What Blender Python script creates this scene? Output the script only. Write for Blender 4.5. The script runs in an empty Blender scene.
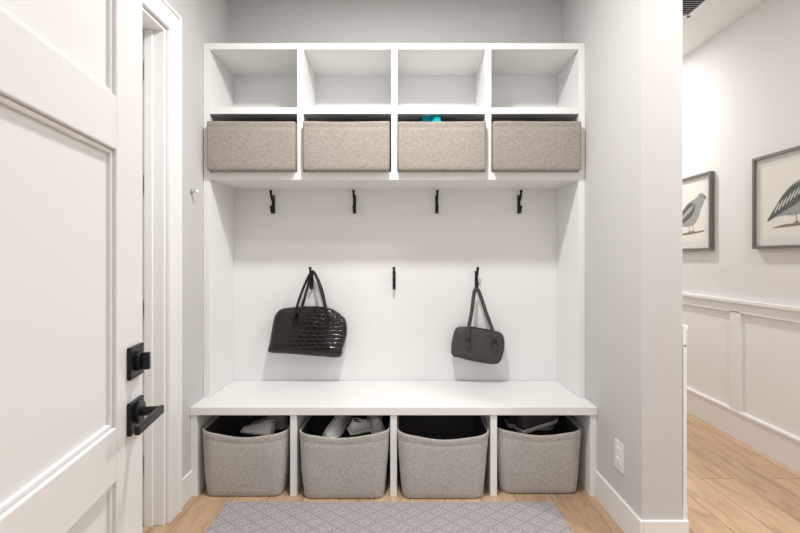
import bpy, math, random
from mathutils import Vector, Matrix
random.seed(4)
S=bpy.context.scene
try: S.view_settings.view_transform='Standard'
except Exception: pass

# ---------------------------------------------------------------- materials
def newmat(name,col,rough=0.5,metal=0.0,spec=0.5):
    m=bpy.data.materials.new(name); m.use_nodes=True
    b=m.node_tree.nodes['Principled BSDF']
    b.inputs['Base Color'].default_value=(*col,1)
    b.inputs['Roughness'].default_value=rough
    b.inputs['Metallic'].default_value=metal
    b.inputs['Specular IOR Level'].default_value=spec
    return m
def N(m,t): return m.node_tree.nodes.new(t)
def L(m,a,b): m.node_tree.links.new(a,b)
def B(m): return m.node_tree.nodes['Principled BSDF']
def ramp(m,stops):
    r=N(m,'ShaderNodeValToRGB'); e=r.color_ramp.elements
    while len(e)<len(stops): e.new(0.5)
    for i,(p,c) in enumerate(stops):
        e[i].position=p; e[i].color=(*c,1)
    return r
def coords(m,scale=(1,1,1),kind='Object',rot=(0,0,0)):
    tc=N(m,'ShaderNodeTexCoord'); mp=N(m,'ShaderNodeMapping')
    mp.inputs['Scale'].default_value=scale; mp.inputs['Rotation'].default_value=rot
    L(m,tc.outputs[kind],mp.inputs['Vector']); return mp.outputs['Vector']
def paint(name,col,rough,bump=0.03,scale=220):
    m=newmat(name,col,rough,spec=0.35)
    v=coords(m); n=N(m,'ShaderNodeTexNoise'); n.inputs['Scale'].default_value=scale
    L(m,v,n.inputs['Vector'])
    bp=N(m,'ShaderNodeBump'); bp.inputs['Strength'].default_value=bump; bp.inputs['Distance'].default_value=0.002
    L(m,n.outputs['Fac'],bp.inputs['Height']); L(m,bp.outputs['Normal'],B(m).inputs['Normal'])
    return m
M_wall=paint('wall_paint_grey',(0.60,0.587,0.58),0.8,0.12,300)
M_hall=paint('hall_paint',(0.74,0.725,0.71),0.8,0.12,300)
M_ceil=paint('ceiling_paint',(0.85,0.85,0.84),0.85,0.1)
M_trim=paint('trim_white',(0.84,0.84,0.83),0.35)
M_built=paint('builtin_white',(0.84,0.84,0.83),0.38)
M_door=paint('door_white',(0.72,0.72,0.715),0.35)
M_black=newmat('black_metal',(0.012,0.012,0.013),0.35,0.6)
M_plast=newmat('white_plastic',(0.82,0.82,0.81),0.3)
M_slot=newmat('slot_dark',(0.03,0.03,0.03),0.6)
M_steel=newmat('steel',(0.55,0.55,0.55),0.3,1.0)

# oak floor
M_floor=newmat('oak_floor',(0.5,0.33,0.2),0.42)
def build_floor(m):
    tc=N(m,'ShaderNodeTexCoord'); mp=N(m,'ShaderNodeMapping')
    mp.inputs['Rotation'].default_value=(0,0,math.pi/2)
    L(m,tc.outputs['Object'],mp.inputs['Vector'])
    br=N(m,'ShaderNodeTexBrick')
    br.inputs['Scale'].default_value=1.0
    br.inputs['Brick Width'].default_value=1.7; br.inputs['Row Height'].default_value=0.19
    br.inputs['Mortar Size'].default_value=0.0020; br.inputs['Mortar Smooth'].default_value=0.2
    br.inputs['Bias'].default_value=0.0; br.offset=0.37
    br.inputs['Color1'].default_value=(0.0,0.0,0.0,1); br.inputs['Color2'].default_value=(1,1,1,1)
    br.inputs['Mortar'].default_value=(0.5,0.5,0.5,1)
    L(m,mp.outputs['Vector'],br.inputs['Vector'])
    mp2=N(m,'ShaderNodeMapping'); mp2.inputs['Scale'].default_value=(7,1.3,1)
    L(m,tc.outputs['Object'],mp2.inputs['Vector'])
    addv=N(m,'ShaderNodeVectorMath'); addv.operation='MULTIPLY_ADD'
    L(m,br.outputs['Color'],addv.inputs[0]); addv.inputs[1].default_value=(7,13,3); L(m,mp2.outputs['Vector'],addv.inputs[2])
    n=N(m,'ShaderNodeTexNoise'); n.inputs['Scale'].default_value=2.2; n.inputs['Detail'].default_value=10; n.inputs['Roughness'].default_value=0.72; n.inputs['Distortion'].default_value=1.0
    L(m,addv.outputs[0],n.inputs['Vector'])
    r=ramp(m,[(0.28,(0.27,0.155,0.085)),(0.40,(0.46,0.295,0.17)),(0.55,(0.58,0.39,0.24)),(0.75,(0.66,0.475,0.31))])
    L(m,n.outputs['Fac'],r.inputs['Fac'])
    hs=N(m,'ShaderNodeHueSaturation'); hs.inputs['Saturation'].default_value=0.95
    mr=N(m,'ShaderNodeMapRange'); mr.inputs['To Min'].default_value=0.80; mr.inputs['To Max'].default_value=1.12
    L(m,br.outputs['Color'],mr.inputs['Value']); L(m,mr.outputs['Result'],hs.inputs['Value'])
    L(m,r.outputs['Color'],hs.inputs['Color'])
    mx=N(m,'ShaderNodeMix'); mx.data_type='RGBA'
    L(m,br.outputs['Fac'],mx.inputs['Factor']); L(m,hs.outputs['Color'],mx.inputs['A']); mx.inputs['B'].default_value=(0.17,0.10,0.06,1)
    L(m,mx.outputs['Result'],B(m).inputs['Base Color'])
    bp=N(m,'ShaderNodeBump'); bp.inputs['Strength'].default_value=0.08; L(m,n.outputs['Fac'],bp.inputs['Height']); L(m,bp.outputs['Normal'],B(m).inputs['Normal'])
build_floor(M_floor)

def fabric(name,c1,c2,scale=1.0):
    m=newmat(name,c1,0.95,spec=0.1)
    v=coords(m,(1,1,1))
    n1=N(m,'ShaderNodeTexNoise'); n1.inputs['Scale'].default_value=70*scale; n1.inputs['Detail'].default_value=5; n1.inputs['Roughness'].default_value=0.7
    mpx=N(m,'ShaderNodeMapping'); mpx.inputs['Scale'].default_value=(1,1,5)
    L(m,v,mpx.inputs['Vector']); L(m,mpx.outputs['Vector'],n1.inputs['Vector'])
    n2=N(m,'ShaderNodeTexNoise'); n2.inputs['Scale'].default_value=70*scale; n2.inputs['Detail'].default_value=5; n2.inputs['Roughness'].default_value=0.7
    mpy=N(m,'ShaderNodeMapping'); mpy.inputs['Scale'].default_value=(5,5,1)
    L(m,v,mpy.inputs['Vector']); L(m,mpy.outputs['Vector'],n2.inputs['Vector'])
    ad=N(m,'ShaderNodeMath'); ad.operation='ADD'; L(m,n1.outputs['Fac'],ad.inputs[0]); L(m,n2.outputs['Fac'],ad.inputs[1])
    hf=N(m,'ShaderNodeMath'); hf.operation='MULTIPLY'; hf.inputs[1].default_value=0.5; L(m,ad.outputs[0],hf.inputs[0])
    r=ramp(m,[(0.38,c2),(0.62,c1)]); L(m,hf.outputs[0],r.inputs['Fac'])
    L(m,r.outputs['Color'],B(m).inputs['Base Color'])
    bp=N(m,'ShaderNodeBump'); bp.inputs['Strength'].default_value=0.4; bp.inputs['Distance'].default_value=0.003
    L(m,hf.outputs[0],bp.inputs['Height']); L(m,bp.outputs['Normal'],B(m).inputs['Normal'])
    return m
M_fab=fabric('basket_linen',(0.44,0.40,0.36),(0.24,0.215,0.19),0.9)
M_fab2=fabric('basket_linen_light',(0.62,0.59,0.56),(0.35,0.33,0.31),0.8)
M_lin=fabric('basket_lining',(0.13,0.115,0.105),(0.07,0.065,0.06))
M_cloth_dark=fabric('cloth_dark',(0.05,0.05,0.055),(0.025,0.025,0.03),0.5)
M_teal=fabric('cloth_teal',(0.02,0.42,0.48),(0.01,0.28,0.34),0.5)
M_shoe=fabric('shoe_grey',(0.62,0.60,0.58),(0.42,0.40,0.39),1.5)
M_shoe_w=fabric('shoe_white',(0.82,0.81,0.79),(0.68,0.67,0.65),1.5)
M_shoe_d=fabric('shoe_dark',(0.12,0.10,0.10),(0.05,0.05,0.06),1.5)
M_sole=newmat('shoe_sole',(0.8,0.79,0.77),0.5)

# croc leather
M_croc=newmat('croc_leather',(0.007,0.005,0.005),0.16,spec=0.55)
def croc(m):
    v=coords(m,(1,1,1),rot=(math.pi/2,0,0))
    br=N(m,'ShaderNodeTexBrick'); br.inputs['Scale'].default_value=1
    br.inputs['Brick Width'].default_value=0.042; br.inputs['Row Height'].default_value=0.026
    br.inputs['Mortar Size'].default_value=0.0035; br.inputs['Mortar Smooth'].default_value=1.0
    nz=N(m,'ShaderNodeTexNoise'); nz.inputs['Scale'].default_value=7
    L(m,v,nz.inputs['Vector'])
    ma=N(m,'ShaderNodeVectorMath'); ma.operation='MULTIPLY_ADD'; ma.inputs[1].default_value=(0.035,0.035,0.035)
    L(m,nz.outputs['Color'],ma.inputs[0]); L(m,v,ma.inputs[2]); L(m,ma.outputs[0],br.inputs['Vector'])
    bp=N(m,'ShaderNodeBump'); bp.invert=True; bp.inputs['Strength'].default_value=0.5; bp.inputs['Distance'].default_value=0.004
    L(m,br.outputs['Fac'],bp.inputs['Height']); L(m,bp.outputs['Normal'],B(m).inputs['Normal'])
croc(M_croc)
M_leath=paint('grey_leather',(0.065,0.058,0.057),0.55,0.3,160)
B(M_leath).inputs['Specular IOR Level'].default_value=0.25
M_leath_b=paint('black_leather',(0.008,0.007,0.007),0.35,0.2,160)

# rug
M_rug=newmat('rug_geometric',(0.4,0.4,0.42),0.95,spec=0.1)
def rug(m):
    tc=N(m,'ShaderNodeTexCoord'); sp=N(m,'ShaderNodeSeparateXYZ'); L(m,tc.outputs['Object'],sp.inputs[0])
    def mth(op,a,b=None,c=None):
        n=N(m,'ShaderNodeMath'); n.operation=op
        for i,x in enumerate((a,b,c)):
            if x is None: continue
            if isinstance(x,(int,float)): n.inputs[i].default_value=x
            else: L(m,x,n.inputs[i])
        return n.outputs[0]
    P=0.06
    def tri(val,per):
        return mth('PINGPONG',mth('DIVIDE',val,per),1.0)
    a=tri(sp.outputs['X'],P); b=tri(sp.outputs['Y'],P*0.8)
    s=mth('ADD',a,b)
    l1=mth('PINGPONG',mth('MULTIPLY',s,2.5),0.5)
    nz0=N(m,'ShaderNodeTexNoise'); nz0.inputs['Scale'].default_value=60; L(m,tc.outputs['Object'],nz0.inputs['Vector'])
    thr=mth('MULTIPLY',nz0.outputs['Fac'],0.36)
    line=mth('LESS_THAN',l1,thr)
    chk=mth('GREATER_THAN',mth('ABSOLUTE',mth('SUBTRACT',a,b)),0.18)
    fac=mth('MULTIPLY',mth('MULTIPLY',line,chk),0.55)
    nz=N(m,'ShaderNodeTexNoise'); nz.inputs['Scale'].default_value=200; L(m,tc.outputs['Object'],nz.inputs['Vector'])
    r=ramp(m,[(0.3,(0.27,0.25,0.262)),(0.7,(0.40,0.375,0.39))]); L(m,nz.outputs['Fac'],r.inputs['Fac'])
    mx=N(m,'ShaderNodeMix'); mx.data_type='RGBA'; L(m,fac,mx.inputs['Factor'])
    L(m,r.outputs['Color'],mx.inputs['A']); mx.inputs['B'].default_value=(0.62,0.59,0.58,1)
    L(m,mx.outputs['Result'],B(m).inputs['Base Color'])
    bp=N(m,'ShaderNodeBump'); bp.inputs['Strength'].default_value=0.5; bp.inputs['Distance'].default_value=0.003
    L(m,nz.outputs['Fac'],bp.inputs['Height']); L(m,bp.outputs['Normal'],B(m).inputs['Normal'])
rug(M_rug)

# ---------------------------------------------------------------- mesh builder
class MB:
    def __init__(s): s.v=[];s.f=[];s.mi=[];s.mats=[]
    def m(s,mat):
        if mat not in s.mats: s.mats.append(mat)
        return s.mats.index(mat)
    def add(s,vs,fs,mat,M=None):
        o=len(s.v); k=s.m(mat)
        for p in vs:
            p=Vector(p)
            if M is not None: p=M@p
            s.v.append(p)
        for f in fs: s.f.append([i+o for i in f]); s.mi.append(k)
    def box(s,x0,x1,y0,y1,z0,z1,mat,M=None):
        vs=[(x,y,z) for z in(z0,z1) for y in(y0,y1) for x in(x0,x1)]
        fs=[(0,2,3,1),(4,5,7,6),(0,1,5,4),(2,6,7,3),(0,4,6,2),(1,3,7,5)]
        s.add(vs,fs,mat,M)
    def tube(s,pts,rad,mat,n=10,M=None,flat=1.0,up=Vector((0,1,0))):
        pts=[Vector(p) for p in pts]; rings=[]
        for i,p in enumerate(pts):
            t=(pts[min(i+1,len(pts)-1)]-pts[max(i-1,0)]).normalized()
            u=up
            a=t.cross(u)
            if a.length<1e-3: a=t.cross(Vector((1,0,0)))
            a.normalize(); b=a.cross(t).normalized()
            r=rad[i] if isinstance(rad,(list,tuple)) else rad
            rings.append([p+a*math.cos(2*math.pi*k/n)*r+b*math.sin(2*math.pi*k/n)*r*flat for k in range(n)])
        vs=[v for r in rings for v in r]; fs=[]
        for i in range(len(pts)-1):
            for k in range(n):
                k2=(k+1)%n; fs.append((i*n+k,i*n+k2,(i+1)*n+k2,(i+1)*n+k))
        fs.append(tuple(range(n-1,-1,-1))); fs.append(tuple((len(pts)-1)*n+k for k in range(n)))
        s.add(vs,fs,mat,M)
    def loft(s,rings,mat,capa=True,capb=True,M=None):
        n=len(rings[0]); vs=[v for r in rings for v in r]; fs=[]
        for i in range(len(rings)-1):
            for k in range(n):
                k2=(k+1)%n; fs.append((i*n+k,i*n+k2,(i+1)*n+k2,(i+1)*n+k))
        if capa: fs.append(tuple(range(n-1,-1,-1)))
        if capb: fs.append(tuple((len(rings)-1)*n+k for k in range(n)))
        s.add(vs,fs,mat,M)
    def obj(s,name,bevel=0,smooth=False,parent=None,loc=None,rotz=0,angle=40,sub=0):
        vs=s.v
        if loc is None:
            xs=[v.x for v in vs]; ys=[v.y for v in vs]; zs=[v.z for v in vs]
            c=Vector(((min(xs)+max(xs))/2,(min(ys)+max(ys))/2,min(zs)))
            vs=[v-c for v in vs]; loc=c
        me=bpy.data.meshes.new(name); me.from_pydata([tuple(v) for v in vs],[],s.f)
        for m_ in s.mats: me.materials.append(m_)
        for p,k in zip(me.polygons,s.mi): p.material_index=k
        import bmesh
        bm=bmesh.new(); bm.from_mesh(me); bmesh.ops.recalc_face_normals(bm,faces=bm.faces); bm.to_mesh(me); bm.free()
        if smooth:
            for p in me.polygons: p.use_smooth=True
            try: me.set_sharp_from_angle(angle=math.radians(angle))
            except Exception: pass
        o=bpy.data.objects.new(name,me); o.location=loc; o.rotation_euler=(0,0,rotz)
        bpy.context.collection.objects.link(o)
        if bevel:
            b=o.modifiers.new('bevel','BEVEL'); b.width=bevel; b.segments=2; b.limit_method='ANGLE'
        if sub:
            b=o.modifiers.new('sub','SUBSURF'); b.levels=sub; b.render_levels=sub
        if parent: o.parent=parent
        return o
def box(name,x0,x1,y0,y1,z0,z1,mat,bevel=0):
    b=MB(); b.box(x0,x1,y0,y1,z0,z1,mat); return b.obj(name,bevel)
def cr(pts,n=6):
    pts=[Vector(p) for p in pts]; out=[]
    P=[pts[0]]+pts+[pts[-1]]
    for i in range(1,len(P)-2):
        for k in range(n):
            t=k/n; a,b,c,d=P[i-1],P[i],P[i+1],P[i+2]
            out.append(0.5*((2*b)+(-a+c)*t+(2*a-5*b+4*c-d)*t*t+(-a+3*b-3*c+d)*t**3))
    out.append(pts[-1]); return out

# ---------------------------------------------------------------- room
LW=-1.159; RW=1.041; BW=3.025; PE=2.007; PT=1.22; HW=2.387; CZ=3.0; CAMZ=1.29
box('floor',LW-0.15,HW+0.12,-1.5,5.6,-0.06,0,M_floor)
box('ceiling',LW-0.15,HW+0.12,-1.5,5.6,CZ,CZ+0.06,M_ceil)
OD0,OD1,OH=1.32,2.225,2.405
b=MB()
b.box(LW-0.15,LW,-0.02,OD0,0,CZ,M_wall); b.box(LW-0.15,LW,OD1,BW+0.12,0,CZ,M_wall); b.box(LW-0.15,LW,OD0,OD1,OH,CZ,M_wall)
b.obj('wall_left')
box('wall_back',LW,RW,BW,BW+0.12,0,CZ,M_wall)
box('wall_right',RW,PT,PE,5.5,0,CZ,M_wall,0.004)
box('wall_hall',HW,HW+0.12,-1.5,5.6,0,CZ,M_hall)
box('wall_hall_end',PT,HW,5.5,5.6,0,CZ,M_hall)
box('baseboard_left',LW,LW+0.015,OD1+0.11,2.476,0,0.145,M_trim,0.005)
b=MB(); b.box(RW-0.015,RW,PE-0.015,2.476,0,0.145,M_trim); b.box(RW,PT+0.02,PE-0.015,PE,0,0.145,M_trim)
b.obj('baseboard_right',0.004)
b=MB()
b.box(LW,LW+0.02,OD1,OD1+0.11,0,OH+0.11,M_trim); b.box(LW,LW+0.02,OD0-0.11,OD0,0,OH+0.11,M_trim)
b.box(LW,LW+0.02,OD0,OD1,OH,OH+0.11,M_trim)
b.box(LW,LW+0.027,OD1+0.092,OD1+0.11,0,OH+0.11,M_trim)
b.box(LW,LW+0.027,OD0-0.092,OD1+0.092,OH+0.092,OH+0.11,M_trim)
b.box(LW-0.145,LW+0.001,OD1-0.018,OD1,0,OH,M_trim); b.box(LW-0.145,LW+0.001,OD0,OD0+0.018,0,OH,M_trim)
b.box(LW-0.145,LW+0.001,OD0+0.018,OD1-0.018,OH-0.018,OH,M_trim)
b.box(LW-0.09,LW-0.05,OD1-0.03,OD1-0.018,0,OH-0.018,M_trim)
b.obj('trim_1',0.003)
def shaker(b,w,th,zr,H,st,mat,M=None,z0=0.01):
    b.box(0,st,0,th,z0,H,mat,M); b.box(w-st,w,0,th,z0,H,mat,M)
    lo=z0
    for (a,c) in zr:
        b.box(st,w-st,0,th,lo,a,mat,M); b.box(st,w-st,0.014,th-0.014,a,c,mat,M)
        e=0.010
        for yy in ((0.007,0.016),(th-0.016,th-0.007)):
            b.box(st,st+e,yy[0],yy[1],a,c,mat,M); b.box(w-st-e,w-st,yy[0],yy[1],a,c,mat,M)
            b.box(st+e,w-st-e,yy[0],yy[1],a,a+e,mat,M); b.box(st+e,w-st-e,yy[0],yy[1],c-e,c,mat,M)
        lo=c
    b.box(st,w-st,0,th,lo,H,mat,M)
b=MB(); w1=OD1-OD0-0.042
Mx=Matrix.Translation((LW-0.105,OD0+0.021,0))@Matrix.Rotation(math.radians(90),4,'Z')
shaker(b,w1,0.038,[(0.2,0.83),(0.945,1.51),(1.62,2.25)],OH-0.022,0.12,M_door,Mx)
for hz in (0.25,1.0,1.6,2.15):
    b.tube([(LW-0.10,OD1-0.03,hz),(LW-0.10,OD1-0.03,hz+0.09)],0.006,M_steel,10,up=Vector((1,0,0)))
b.obj('door_1',0.002)

# open door leaf with lever and deadbolt
w=0.87; hx,hy_=-0.468,0.206
emp=bpy.data.objects.new('door_2',None); bpy.context.collection.objects.link(emp)
emp.location=(hx,hy_,0); emp.rotation_euler=(0,0,math.atan2(0.987,-0.161))
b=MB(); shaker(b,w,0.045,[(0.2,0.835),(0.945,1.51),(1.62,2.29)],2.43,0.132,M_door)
b.obj('leaf',0.0025,parent=emp,loc=(0,0,0))
b=MB(); uc=w-0.052
def plate(b,z):
    b.box(uc-0.035,uc+0.035,-0.009,0.0,z-0.035,z+0.035,M_black)
plate(b,1.062); plate(b,0.942)
b.tube([(uc,-0.008,1.062),(uc,-0.018,1.062)],0.021,M_black,24,up=Vector((0,0,1)))
b.box(uc-0.006,uc+0.006,-0.034,-0.016,1.062-0.019,1.062+0.019,M_black)
b.tube([(uc,-0.008,0.95),(uc,-0.018,0.95)],0.024,M_black,24,up=Vector((0,0,1)))
b.tube([(uc,-0.016,0.95),(uc,-0.055,0.95)],0.010,M_black,16,up=Vector((0,0,1)))
b.box(uc-0.125,uc+0.012,-0.060,-0.050,0.941,0.959,M_black)
b.obj('lever_and_deadbolt',0.002,parent=emp,loc=(0,0,0))
b=MB()
b.box(w-0.001,w+0.002,0.010,0.035,0.88,1.0,M_black); b.box(w-0.001,w+0.002,0.010,0.035,1.03,1.09,M_black)
b.obj('latch_plates',parent=emp,loc=(0,0,0))
b=MB()
for hz in (0.2,0.85,1.5,2.15): b.tube([(0.0,0.05,hz),(0,0.05,hz+0.1)],0.007,M_black,10)
b.obj('hinges',parent=emp,loc=(0,0,0))
box('wall_front',LW,hx-0.04,-0.02,0.13,0,CZ,M_wall)
box('trim_2',hx-0.04,hx-0.006,-0.02,0.15,0,2.46,M_trim,0.003)

def wainscot():
    b=MB(); y0,y1=-1.5,5.5; x=HW
    b.box(x-0.022,x,y0,y1,0,0.205,M_trim); b.box(x-0.028,x,y0,y1,0.185,0.20,M_trim)
    b.box(x-0.022,x,y0,y1,0.90,0.975,M_trim); b.box(x-0.038,x,y0,y1,0.970,0.994,M_trim)
    b.box(x-0.004,x,y0,y1,0.2,0.9,M_trim)
    d=3.23-0.77*6
    while d<5.3:
        if d>y0: b.box(x-0.022,x,d,d+0.10,0.2,0.91,M_trim)
        d+=0.77
    b.obj('trim_3',0.003)
    b=MB(); x=PT; y0,y1=PE,5.5
    b.box(x,x+0.022,y0,y1,0,0.205,M_trim); b.box(x,x+0.018,y0,y1,0.90,0.975,M_trim)
    b.box(x,x+0.024,y0,y1,0.972,0.994,M_trim); b.box(x,x+0.005,y0,y1,0.2,0.9,M_trim)
    d=y0
    while d<5.3: b.box(x,x+0.018,d,d+0.10,0.2,0.91,M_trim); d+=0.77
    b.obj('trim_4',0.003)
wainscot()

# ---------------------------------------------------------------- built-in
UD=2.638; CX=-0.059; PI_=0.5415; T=0.036
g=0.001
b=MB(); xl,xr=LW+g,RW-g; BWf=BW-g; bk=BW-0.012
zs=[(1.74,1.785),(2.12,2.158),(2.492,2.528)]
b.box(xl,xl+T,UD,BWf,0.486,2.528,M_built); b.box(xr-T,xr,UD,BWf,0.486,2.528,M_built)
for z0,z1 in zs: b.box(xl+T,xr-T,UD,bk,z0,z1,M_built)
for k in (-1,0,1):
    xc=CX+k*PI_
    for i in (0,1): b.box(xc-T/2,xc+T/2,UD,bk,zs[i][1],zs[i+1][0],M_built)
b.box(xl+T,xr-T,bk,BWf,0.486,2.528,M_built)
b.obj('cubby_shelf',0.0015)
BD=2.476
b=MB(); b.box(xl,xr,BD-0.008,BWf,0.442,0.485,M_built)
for k in (-2,-1,0,1,2):
    xc=CX+k*PI_
    if k==-2: xc=xl+T/2
    if k==2: xc=xr-T/2
    b.box(xc-T/2,xc+T/2,BD,BWf,0,0.442,M_built)
b.box(xl+T,xr-T,bk,BWf,0,0.442,M_built)
b.obj('storage_bench',0.002)

# ---------------------------------------------------------------- baskets
def rrect(w,d,r,nc=7,ns=10):
    pts=[]
    cs=[(w/2-r,d/2-r,0),(-w/2+r,d/2-r,90),(-w/2+r,-d/2+r,180),(w/2-r,-d/2+r,270)]
    for i,(cx,cy,a0) in enumerate(cs):
        for k in range(nc+1):
            a=math.radians(a0+90*k/nc); pts.append((cx+r*math.cos(a),cy+r*math.sin(a)))
        nx=cs[(i+1)%4]; a=math.radians(nx[2]); q=(nx[0]+r*math.cos(a),nx[1]+r*math.sin(a)); p=pts[-1]
        for k in range(1,ns): t=k/ns; pts.append((p[0]+(q[0]-p[0])*t,p[1]+(q[1]-p[1])*t))
    return pts
def basket(name,cx,yf,z0,w,d,h,r,taper,mat,sag=0.01,seed=0,wobk=1.0,bulge=0.010):
    rnd=random.Random(seed); ph=[rnd.uniform(0,6.28) for _ in range(6)]
    b=MB(); th=0.006
    def ring(t,inset,zoff=0,top=0.0):
        sc=taper+(1-taper)*t
        pts=rrect(w*sc-2*inset,d*sc-2*inset,max(r*(0.6+0.4*t)-inset,0.008)); out=[]
        for (x,y) in pts:
            wob=wobk*(0.004*math.sin(7*x+ph[0]+3*t)+0.003*math.sin(11*y+ph[1]+5*t)+0.002*math.sin(23*x+ph[4]+9*t))
            bul=bulge*math.sin(math.pi*t)
            L_=math.hypot(x,y)+1e-6
            sg=-sag*(math.cos(math.pi*min(abs(x)/(w/2),1))*0.5+0.5)*(1 if y<0 else .6)+wobk*(0.003*math.sin(9*x+ph[2])+0.003*math.sin(8*y+ph[3]))
            k=1+(bul+wob*t*0.8)/L_*0.5
            out.append((cx+x*k,yf+d/2+y*k,z0+h*t+zoff+sg*top))
        return out
    rings=[ring(0,0.010 if r<0.03 else 0.014),ring(0.012,0.003),ring(0.03,0)]+[ring(t,0,0,t*t) for t in (0.1,0.2,0.3,0.4,0.5,0.6,0.7,0.8,0.87)]
    rings+=[ring(0.885,0.0012,0,.85),ring(0.90,-0.0005,0,.87),ring(0.97,-0.0015,0,.97),ring(0.99,-0.001,0,1),ring(1.0,0.001,0,1),ring(1.0,th,0,1)]
    b.loft(rings,mat,True,False)
    b.loft([ring(1.0,th,0,1),ring(0.95,th+0.001,0,1)],mat,False,False)
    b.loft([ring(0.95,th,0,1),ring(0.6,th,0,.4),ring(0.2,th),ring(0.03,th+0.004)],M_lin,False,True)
    return b.obj(name,smooth=True,angle=50)
def cub(k): return CX+(k-1.5)*PI_
for k in range(4):
    basket('fabric_bin' ,cub(k),2.592,1.7855,0.499 if k!=1 else 0.49,0.40,0.279,0.014,0.993,M_fab,0.002,k,0.35,0.004)
low=[(-0.872,2.445,0.472),(-0.327,2.42,0.49),(0.207,2.42,0.495),(0.742,2.475,0.475)]
for k,(x,yf,ww) in enumerate(low):
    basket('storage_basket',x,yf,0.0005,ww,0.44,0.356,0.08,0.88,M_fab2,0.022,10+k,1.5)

# contents ------------------------------------------------------
def heap(name,cx,cy,z,rx,ry,h,mat,seed,n=26,m_=14,pw=0.55,sq=1.0):
    rnd=random.Random(seed); ph=[rnd.uniform(0,6.28) for _ in range(6)]
    b=MB(); rings=[]
    for j in range(m_):
        t=j/(m_-1); rr=math.cos(t*math.pi/2)**pw if t<1 else 0.02
        rr=max(rr,0.02); ring=[]
        for k in range(n):
            a=2*math.pi*k/n
            f=1+0.10*sq*math.sin(3*a+ph[0]+2*t)+0.07*sq*math.sin(5*a+ph[1]-3*t)
            zz=h*math.sin(t*math.pi/2)*(1+0.18*sq*math.sin(2*a+ph[2])+0.1*sq*math.sin(4*a+ph[3]))
            ca,sa=math.cos(a),math.sin(a); e=0.6 if sq<1 else 1.0
            ring.append((cx+rx*rr*f*math.copysign(abs(ca)**e,ca),cy+ry*rr*f*math.copysign(abs(sa)**e,sa),z+max(zz,0)))
        rings.append(ring)
    b.loft(rings,mat,True,True); return b.obj(name,smooth=True,angle=80)
def shoe(name,loc,rot,mat,s=1.0):
    b=MB(); n=16
    M=Matrix.Translation(loc)@(Matrix.Rotation(rot[2],4,'Z')@Matrix.Rotation(rot[0],4,'X')@Matrix.Rotation(rot[1],4,'Y'))@Matrix.Scale(s,4)
    st=[(0.0,0.028,0.05),(0.01,0.034,0.085),(0.05,0.037,0.095),(0.09,0.036,0.090),(0.12,0.037,0.078),(0.16,0.042,0.062),(0.21,0.046,0.05),(0.25,0.042,0.042),(0.275,0.028,0.034),(0.285,0.012,0.026)]
    rings=[]
    for x,w_,h in st:
        rings.append([(x,w_*math.copysign(abs(math.cos(2*math.pi*k/n))**0.8,math.cos(2*math.pi*k/n)),0.02+max(-0.2*h,(h)*math.sin(2*math.pi*k/n)) if math.sin(2*math.pi*k/n)>0 else 0.018) for k in range(n)])
    b.loft(rings,mat,True,True,M)
    out=[]
    for z,e in ((0,0.0),(0.004,0.004),(0.02,0.006),(0.026,0.003)):
        r=[]
        for x,w_,h in st: r.append((x+(-e if x==0 else 0)+(e if x>0.28 else 0),w_+e,z))
        for x,w_,h in reversed(st): r.append((x+(-e if x==0 else 0)+(e if x>0.28 else 0),-w_-e,z))
        out.append(r)
    b.loft(out,M_sole,True,True,M)
    b.tube([(0.055+0.045*math.cos(a),0.026*math.sin(a),0.108-0.012*math.cos(a)) for a in [2*math.pi*i/18 for i in range(19)]],0.006,mat,8,M)
    b.add([(0.055+0.042*math.cos(2*math.pi*i/18),0.024*math.sin(2*math.pi*i/18),0.113-0.011*math.cos(2*math.pi*i/18)) for i in range(18)],[tuple(range(18))],M_lin,M)
    for i in range(4):
        x=0.118+i*0.022; z=0.098-i*0.0075
        b.tube([(x,-0.02,z-0.006),(x+0.004,0,z+0.003),(x,0.02,z-0.006)],0.0035,M_sole,6,M)
    return b.obj(name,smooth=True,angle=50)
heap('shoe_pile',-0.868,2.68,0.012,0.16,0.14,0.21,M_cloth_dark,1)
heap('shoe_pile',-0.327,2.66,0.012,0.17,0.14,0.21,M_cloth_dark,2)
heap('clothes_shade_heap',0.205,2.66,0.012,0.17,0.14,0.20,M_cloth_dark,3)
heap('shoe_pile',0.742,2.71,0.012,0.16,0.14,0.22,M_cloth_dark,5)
shoe('sneaker',(-0.345,2.775,0.305),(0.0,0.08,-1.85),M_shoe_w,0.98)
shoe('sneaker',(-0.31,2.56,0.312),(0.45,-0.02,0.55),M_shoe_w,0.72)
shoe('sneaker',(-0.14,2.55,0.300),(-0.2,-0.05,1.75),M_shoe,0.95)
shoe('sneaker',(-0.745,2.56,0.290),(0.55,0.05,2.75),M_shoe_w,0.72)
shoe('sneaker',(-0.70,2.73,0.270),(0.2,0.1,2.9),M_shoe,0.85)
shoe('sneaker',(0.66,2.64,0.285),(0.1,-0.1,0.5),M_shoe_d)
shoe('sneaker',(0.62,2.78,0.275),(0.1,0.1,0.1),M_shoe_d)
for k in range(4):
    heap('clothes_shade_heap',cub(k),2.80,1.80,0.218,0.165,0.30,M_cloth_dark,20+k,40,16,0.3,0.2)  # dark mounds added to stand in for the cubby shade above the bins
heap('folded_towel',0.155,2.68,1.82,0.085,0.05,0.275,M_teal,31)

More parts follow.
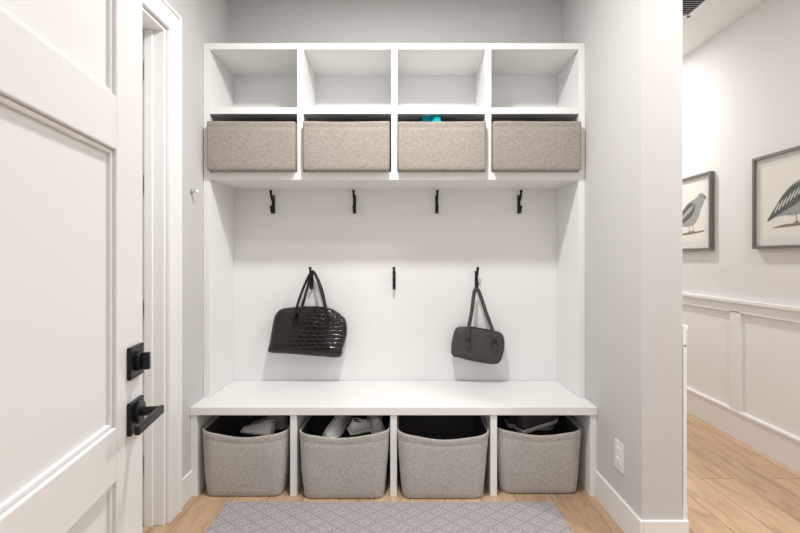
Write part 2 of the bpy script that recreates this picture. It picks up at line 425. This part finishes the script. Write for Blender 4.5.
# ---------------------------------------------------------------- hooks
def hook(name,x,z):
    b=MB(); y=bk-0.0005
    b.box(x-0.010,x+0.010,y-0.006,y,z-0.06,z+0.06,M_black)
    up=Vector((1,0,0))
    b.tube(cr([(x,y-0.004,z+0.02),(x,y-0.03,z+0.028),(x,y-0.052,z+0.048),(x,y-0.06,z+0.075)],5),0.0075,M_black,10,up=up)
    b.tube(cr([(x,y-0.004,z-0.03),(x,y-0.022,z-0.052),(x,y-0.042,z-0.05),(x,y-0.05,z-0.025)],5),0.0075,M_black,10,up=up)
    for p in ((x,y-0.06,z+0.078),(x,y-0.05,z-0.022)):
        rr=[]
        for j in range(7):
            a=-math.pi/2+math.pi*j/6; r=max(0.0105*math.cos(a),0.0005)
            rr.append([(p[0]+r*math.cos(2*math.pi*k/12),p[1]+r*math.sin(2*math.pi*k/12),p[2]+0.0105*math.sin(a)) for k in range(12)])
        b.loft(rr,M_black)
    return b.obj(name,smooth=True,angle=40)
for x in (-0.862,-0.328,0.212,0.752): hook('coat_hook',x,1.642)
for x in (-0.608,-0.068,0.472): hook('coat_hook',x,1.145)

# ---------------------------------------------------------------- bags
def w(px,py,D): 
    s=458/D; return ((px-404.5)/s,(258-py)/s+CAMZ)
def smooth_outline(pts,n=5):
    P=[Vector((*p,0)) for p in pts]; out=[]; m_=len(P)
    for i in range(m_):
        a,b_,c,d=P[i-1],P[i],P[(i+1)%m_],P[(i+2)%m_]
        for k in range(n):
            t=k/n; out.append(0.5*((2*b_)+(-a+c)*t+(2*a-5*b_+4*c-d)*t*t+(-a+3*b_-3*c+d)*t**3))
    return [(p.x,p.y) for p in out]
def pillow(b,outline,yc,th,mat,kz=0.0):
    cx=sum(p[0] for p in outline)/len(outline); cz=sum(p[1] for p in outline)/len(outline)
    zmin=min(p[1] for p in outline); zmax=max(p[1] for p in outline)
    prof=[(0.02,1),(0.35,0.985),(0.6,0.93),(0.78,0.86),(0.9,0.76),(0.97,0.60),(1.0,0.35),(1.0,-0.35),(0.97,-0.60),(0.9,-0.76),(0.78,-0.86),(0.6,-0.93),(0.35,-0.985),(0.02,-1)]
    rings=[]
    for sc,yy in prof:
        ring=[]
        for (x,z) in outline:
            X=cx+(x-cx)*sc; Z=cz+(z-cz)*sc
            f=1-kz*((Z-zmin)/(zmax-zmin))
            ring.append((X,yc-yy*th/2*f+th/2*(1-f)*0.6,Z))
        rings.append(ring)
    b.loft(rings,mat)
D1=2.90
ol=smooth_outline([w(x,y,D1) for x,y in [(268,352.5),(269,343),(271.5,324),(274,315),(279,310),(287,308.5),(300,307.5),(312,307),(323,308),(331,310),(338,315),(344,320),(346,328),(345.5,338),(342,350),(339.5,357.5),(322,357),(305,355.5),(285,354)]])
b=MB(); pillow(b,ol,2.935,0.14,M_croc,0.45)
def strap(pl,yb,yt,r,mat,flat=1.0):
    pts=[]
    for (x,y,t) in pl:
        X,Z=w(x,y,D1); pts.append((X,yb+(yt-yb)*t,Z))
    b.tube(cr(pts,6),r,mat,10,flat=flat)
strap([(294,320,0),(297,308,0),(301,293,.5),(307,277,1),(311,271.5,1),(315,277,1),(321,293,.5),(326,308,0),(329,321,0)],2.885,2.945,0.0085,M_leath_b)
strap([(297,314,0),(300,305,0),(304,291,.5),(308,278,1),(311.5,273,1),(315,278,1),(320,291,.5),(323,305,0),(326,316,0)],2.985,2.972,0.0075,M_leath_b)
ztop=[w(x,y,D1) for x,y in [(279,312),(297,308.5),(312,308),(328,310),(339,316)]]
b.tube(cr([(p[0],2.958,p[1]) for p in ztop],5),0.006,M_leath_b,8)
for px in (295,328):
    x,z=w(px,320,D1); b.box(x-0.012,x+0.012,2.875,2.89,z-0.03,z+0.015,M_leath_b)
b.obj('crocodile_handbag',smooth=True,angle=50)
b=MB(); 
ol=smooth_outline([w(x,y,D1) for x,y in [(452,354),(452.5,345),(455,334),(458,329),(466,328),(480,330),(492,332),(500,333),(504,336),(505.5,344),(504,354),(500.5,362),(496,364.5),(486,364),(472,361.5),(460,358.5),(454,357)]])
pillow(b,ol,2.935,0.13,M_leath,0.35)
strap([(468,345,0),(468,331,.1),(472,312,.5),(475.5,293,1),(478,290,1),(481,294,1),(486.5,313,.5),(493,333,.1),(494,347,0)],2.878,2.952,0.012,M_leath,0.35)
ztop=[w(x,y,D1) for x,y in [(459,329),(470,328.5),(485,330.5),(501,334.5)]]
b.tube(cr([(p[0],2.95,p[1]) for p in ztop],5),0.005,M_leath_b,8)
for px,py in ((468,343),(494,345)):
    x,z=w(px,py,D1); b.box(x-0.011,x+0.011,2.872,2.882,z-0.03,z+0.02,M_leath)
    b.tube([(x+0.013*math.cos(a),2.871,z+0.026+0.013*math.sin(a)) for a in [2*math.pi*i/14 for i in range(15)]],0.002,M_black,6)
b.obj('shoulder_bag',smooth=True,angle=50)

# ---------------------------------------------------------------- rug
box('area_rug',-0.93,0.785,1.55,2.405,0.0005,0.011,M_rug,0.003)

# ---------------------------------------------------------------- outlet, wall knob, vent
b=MB(); yc,zc=2.212,0.333; R0=RW-0.0005
b.box(R0-0.006,R0,yc-0.045,yc+0.045,zc-0.068,zc+0.068,M_plast)
for dz in (0.026,-0.026):
    b.box(R0-0.009,R0-0.005,yc-0.018,yc+0.018,zc+dz-0.017,zc+dz+0.017,M_plast)
    b.box(R0-0.0095,R0-0.0088,yc-0.008,yc-0.006,zc+dz-0.005,zc+dz+0.005,M_steel)
    b.box(R0-0.0095,R0-0.0088,yc+0.006,yc+0.008,zc+dz-0.005,zc+dz+0.005,M_steel)
b.obj('wall_outlet',0.0015)
b=MB(); p=Vector((LW,2.487,1.65)); up=Vector((0,0,1))
b.tube([p,p+Vector((0.005,0,0))],0.014,M_steel,20,up=up); b.tube([p+Vector((0.004,0,0)),p+Vector((0.03,0,0))],0.005,M_steel,12,up=up)
b.tube([p+Vector((0.028,0,0)),p+Vector((0.034,0,0)),p+Vector((0.040,0,0))],[0.010,0.012,0.008],M_plast,20,up=up)
b.obj('wall_knob',smooth=True)
b=MB(); x0,x1,y0,y1=1.62,2.01,2.84,3.235
for a in ((x0,x1,y0,y0+0.025),(x0,x1,y1-0.025,y1),(x0,x0+0.025,y0,y1),(x1-0.025,x1,y0,y1)):
    b.box(*a,CZ-0.012,CZ,M_plast)
b.box(x0+0.02,x1-0.02,y0+0.02,y1-0.02,CZ-0.003,CZ-0.001,M_slot)
yy=y0+0.04
while yy<y1-0.03:
    Mt=Matrix.Translation((0,yy,CZ-0.008))@Matrix.Rotation(math.radians(35),4,'X')
    b.box(x0+0.02,x1-0.02,-0.006,0.006,-0.001,0.001,M_plast,Mt); yy+=0.026
b.obj('ceiling_vent')

# ---------------------------------------------------------------- framed bird prints (hang on hall wall, facing -X)
M_frame=newmat('frame_pewter',(0.17,0.165,0.15),0.4,0.3)
M_mat=newmat('mat_board',(0.68,0.67,0.63),0.9)
M_bird1=fabric('bird_wing',(0.20,0.215,0.205),(0.06,0.065,0.06),0.5)
M_bird2=fabric('bird_grey',(0.44,0.44,0.42),(0.24,0.245,0.24),0.5)
M_birdl=newmat('bird_light',(0.60,0.57,0.50),0.9)
M_twig=newmat('print_twig',(0.24,0.19,0.14),0.9)
M_paper=newmat('art_paper',(0.74,0.72,0.66),0.9)
def framed(name,yl,size,z0,z1,flip=1):
    yr=yl-size; x=HW-0.0005; b=MB(); fw=0.018; dp=0.035
    b.box(x-dp,x,yr,yl,z0,z0+fw,M_frame); b.box(x-dp,x,yr,yl,z1-fw,z1,M_frame)
    b.box(x-dp,x,yr,yr+fw,z0+fw,z1-fw,M_frame); b.box(x-dp,x,yl-fw,yl,z0+fw,z1-fw,M_frame)
    b.box(x-0.018,x,yr+fw,yl-fw,z0+fw,z1-fw,M_mat)
    e=0.075
    b.box(x-0.0185,x-0.011,yr+e,yl-e,z0+e,z1-e,M_paper)
    yc=(yl+yr)/2; zc=(z0+z1)/2
    def shape(pts,mat,off):
        k=1.12; P=smooth_outline([(u*k,v*k+0.012) for u,v in pts],5); vs=[(x-0.019-off,yc-flip*u,zc+v) for u,v in P]
        b.add(vs,[tuple(range(len(vs)))],mat)
    shape([(-0.175,-0.125),(-0.16,-0.10),(-0.12,-0.05),(-0.07,0.01),(-0.01,0.06),(0.05,0.085),(0.10,0.10),(0.14,0.125),(0.18,0.12),(0.195,0.09),(0.185,0.055),(0.16,0.02),(0.13,-0.04),(0.08,-0.09),(0.01,-0.105),(-0.05,-0.10),(-0.11,-0.105),(-0.15,-0.12)],M_bird2,0.0)
    shape([(-0.17,-0.118),(-0.12,-0.055),(-0.07,0.004),(-0.01,0.052),(0.05,0.07),(0.085,0.05),(0.08,0.005),(0.04,-0.035),(-0.03,-0.065),(-0.10,-0.095)],M_bird1,0.0006)
    for i in range(7):
        u=-0.12+i*0.026; v=-0.075+i*0.014
        shape([(u,v),(u+0.012,v+0.022),(u+0.03,v+0.048),(u+0.034,v+0.046),(u+0.020,v+0.018),(u+0.006,v-0.003)],M_birdl,0.001)
    shape([(0.185,0.105),(0.205,0.10),(0.215,0.08),(0.205,0.08),(0.19,0.075)],M_twig,0.0008)
    shape([(0.160,0.098),(0.168,0.102),(0.171,0.095),(0.163,0.090)],M_slot,0.0012)
    for u in (0.02,0.06):
        shape([(u,-0.095),(u+0.006,-0.095),(u+0.010,-0.135),(u+0.03,-0.145),(u+0.005,-0.148),(u-0.015,-0.145),(u+0.003,-0.135)],M_twig,0.0004)
    shape([(-0.14,-0.165),(-0.05,-0.15),(0.06,-0.148),(0.18,-0.14),(0.18,-0.15),(0.05,-0.162),(-0.05,-0.165)],M_twig,0.0)
    return b.obj(name)
framed('framed_bird_print',3.10,0.61,1.351,1.96)
framed('framed_bird_print',4.136,0.61,1.351,1.96,1)

# ---------------------------------------------------------------- lights
def can(name,x,y,power,r=0.09,col=(1,0.985,0.965)):
    e=bpy.data.objects.new(name,None); e.location=(x,y,CZ); bpy.context.collection.objects.link(e)
    b=MB(); rr=[]
    for R,z in ((r+0.025,0),(r+0.022,-0.008),(r,-0.010),(r-0.006,-0.002)):
        rr.append([(R*math.cos(2*math.pi*k/32),R*math.sin(2*math.pi*k/32),z) for k in range(32)])
    b.loft(rr,M_plast,False,False); b.obj('ring',smooth=True,parent=e,loc=(0,0,0))
    l=bpy.data.lights.new(name+'_lamp','AREA'); l.shape='DISK'; l.size=2*r-0.01; l.energy=power; l.color=col
    o=bpy.data.objects.new('lamp',l); o.location=(0,0,-0.012); o.parent=e; bpy.context.collection.objects.link(o)
can('unseen_ceiling_light',-0.06,1.68,41)
can('unseen_ceiling_light',0.2,0.0,8)  # unseen fill lamp, added above the camera
can('unseen_ceiling_light',1.8,1.3,29)  # no fixture known here; added to brighten the near hall
can('unseen_ceiling_light',1.8,4.3,34)  # likewise an added, unseen lamp, for the far hall
wd=bpy.data.worlds.new('world'); S.world=wd; wd.use_nodes=True
wd.node_tree.nodes['Background'].inputs[0].default_value=(0.99,0.995,1,1)
wd.node_tree.nodes['Background'].inputs[1].default_value=0.86

cam=bpy.data.cameras.new('camera'); co=bpy.data.objects.new('camera',cam); bpy.context.collection.objects.link(co)
co.location=(0,0,CAMZ); co.rotation_euler=(math.pi/2,0,0)
cam.sensor_width=36; cam.lens=458/800*36; cam.shift_x=-4.5/800; cam.shift_y=-8.5/800; cam.clip_start=0.02
S.camera=co
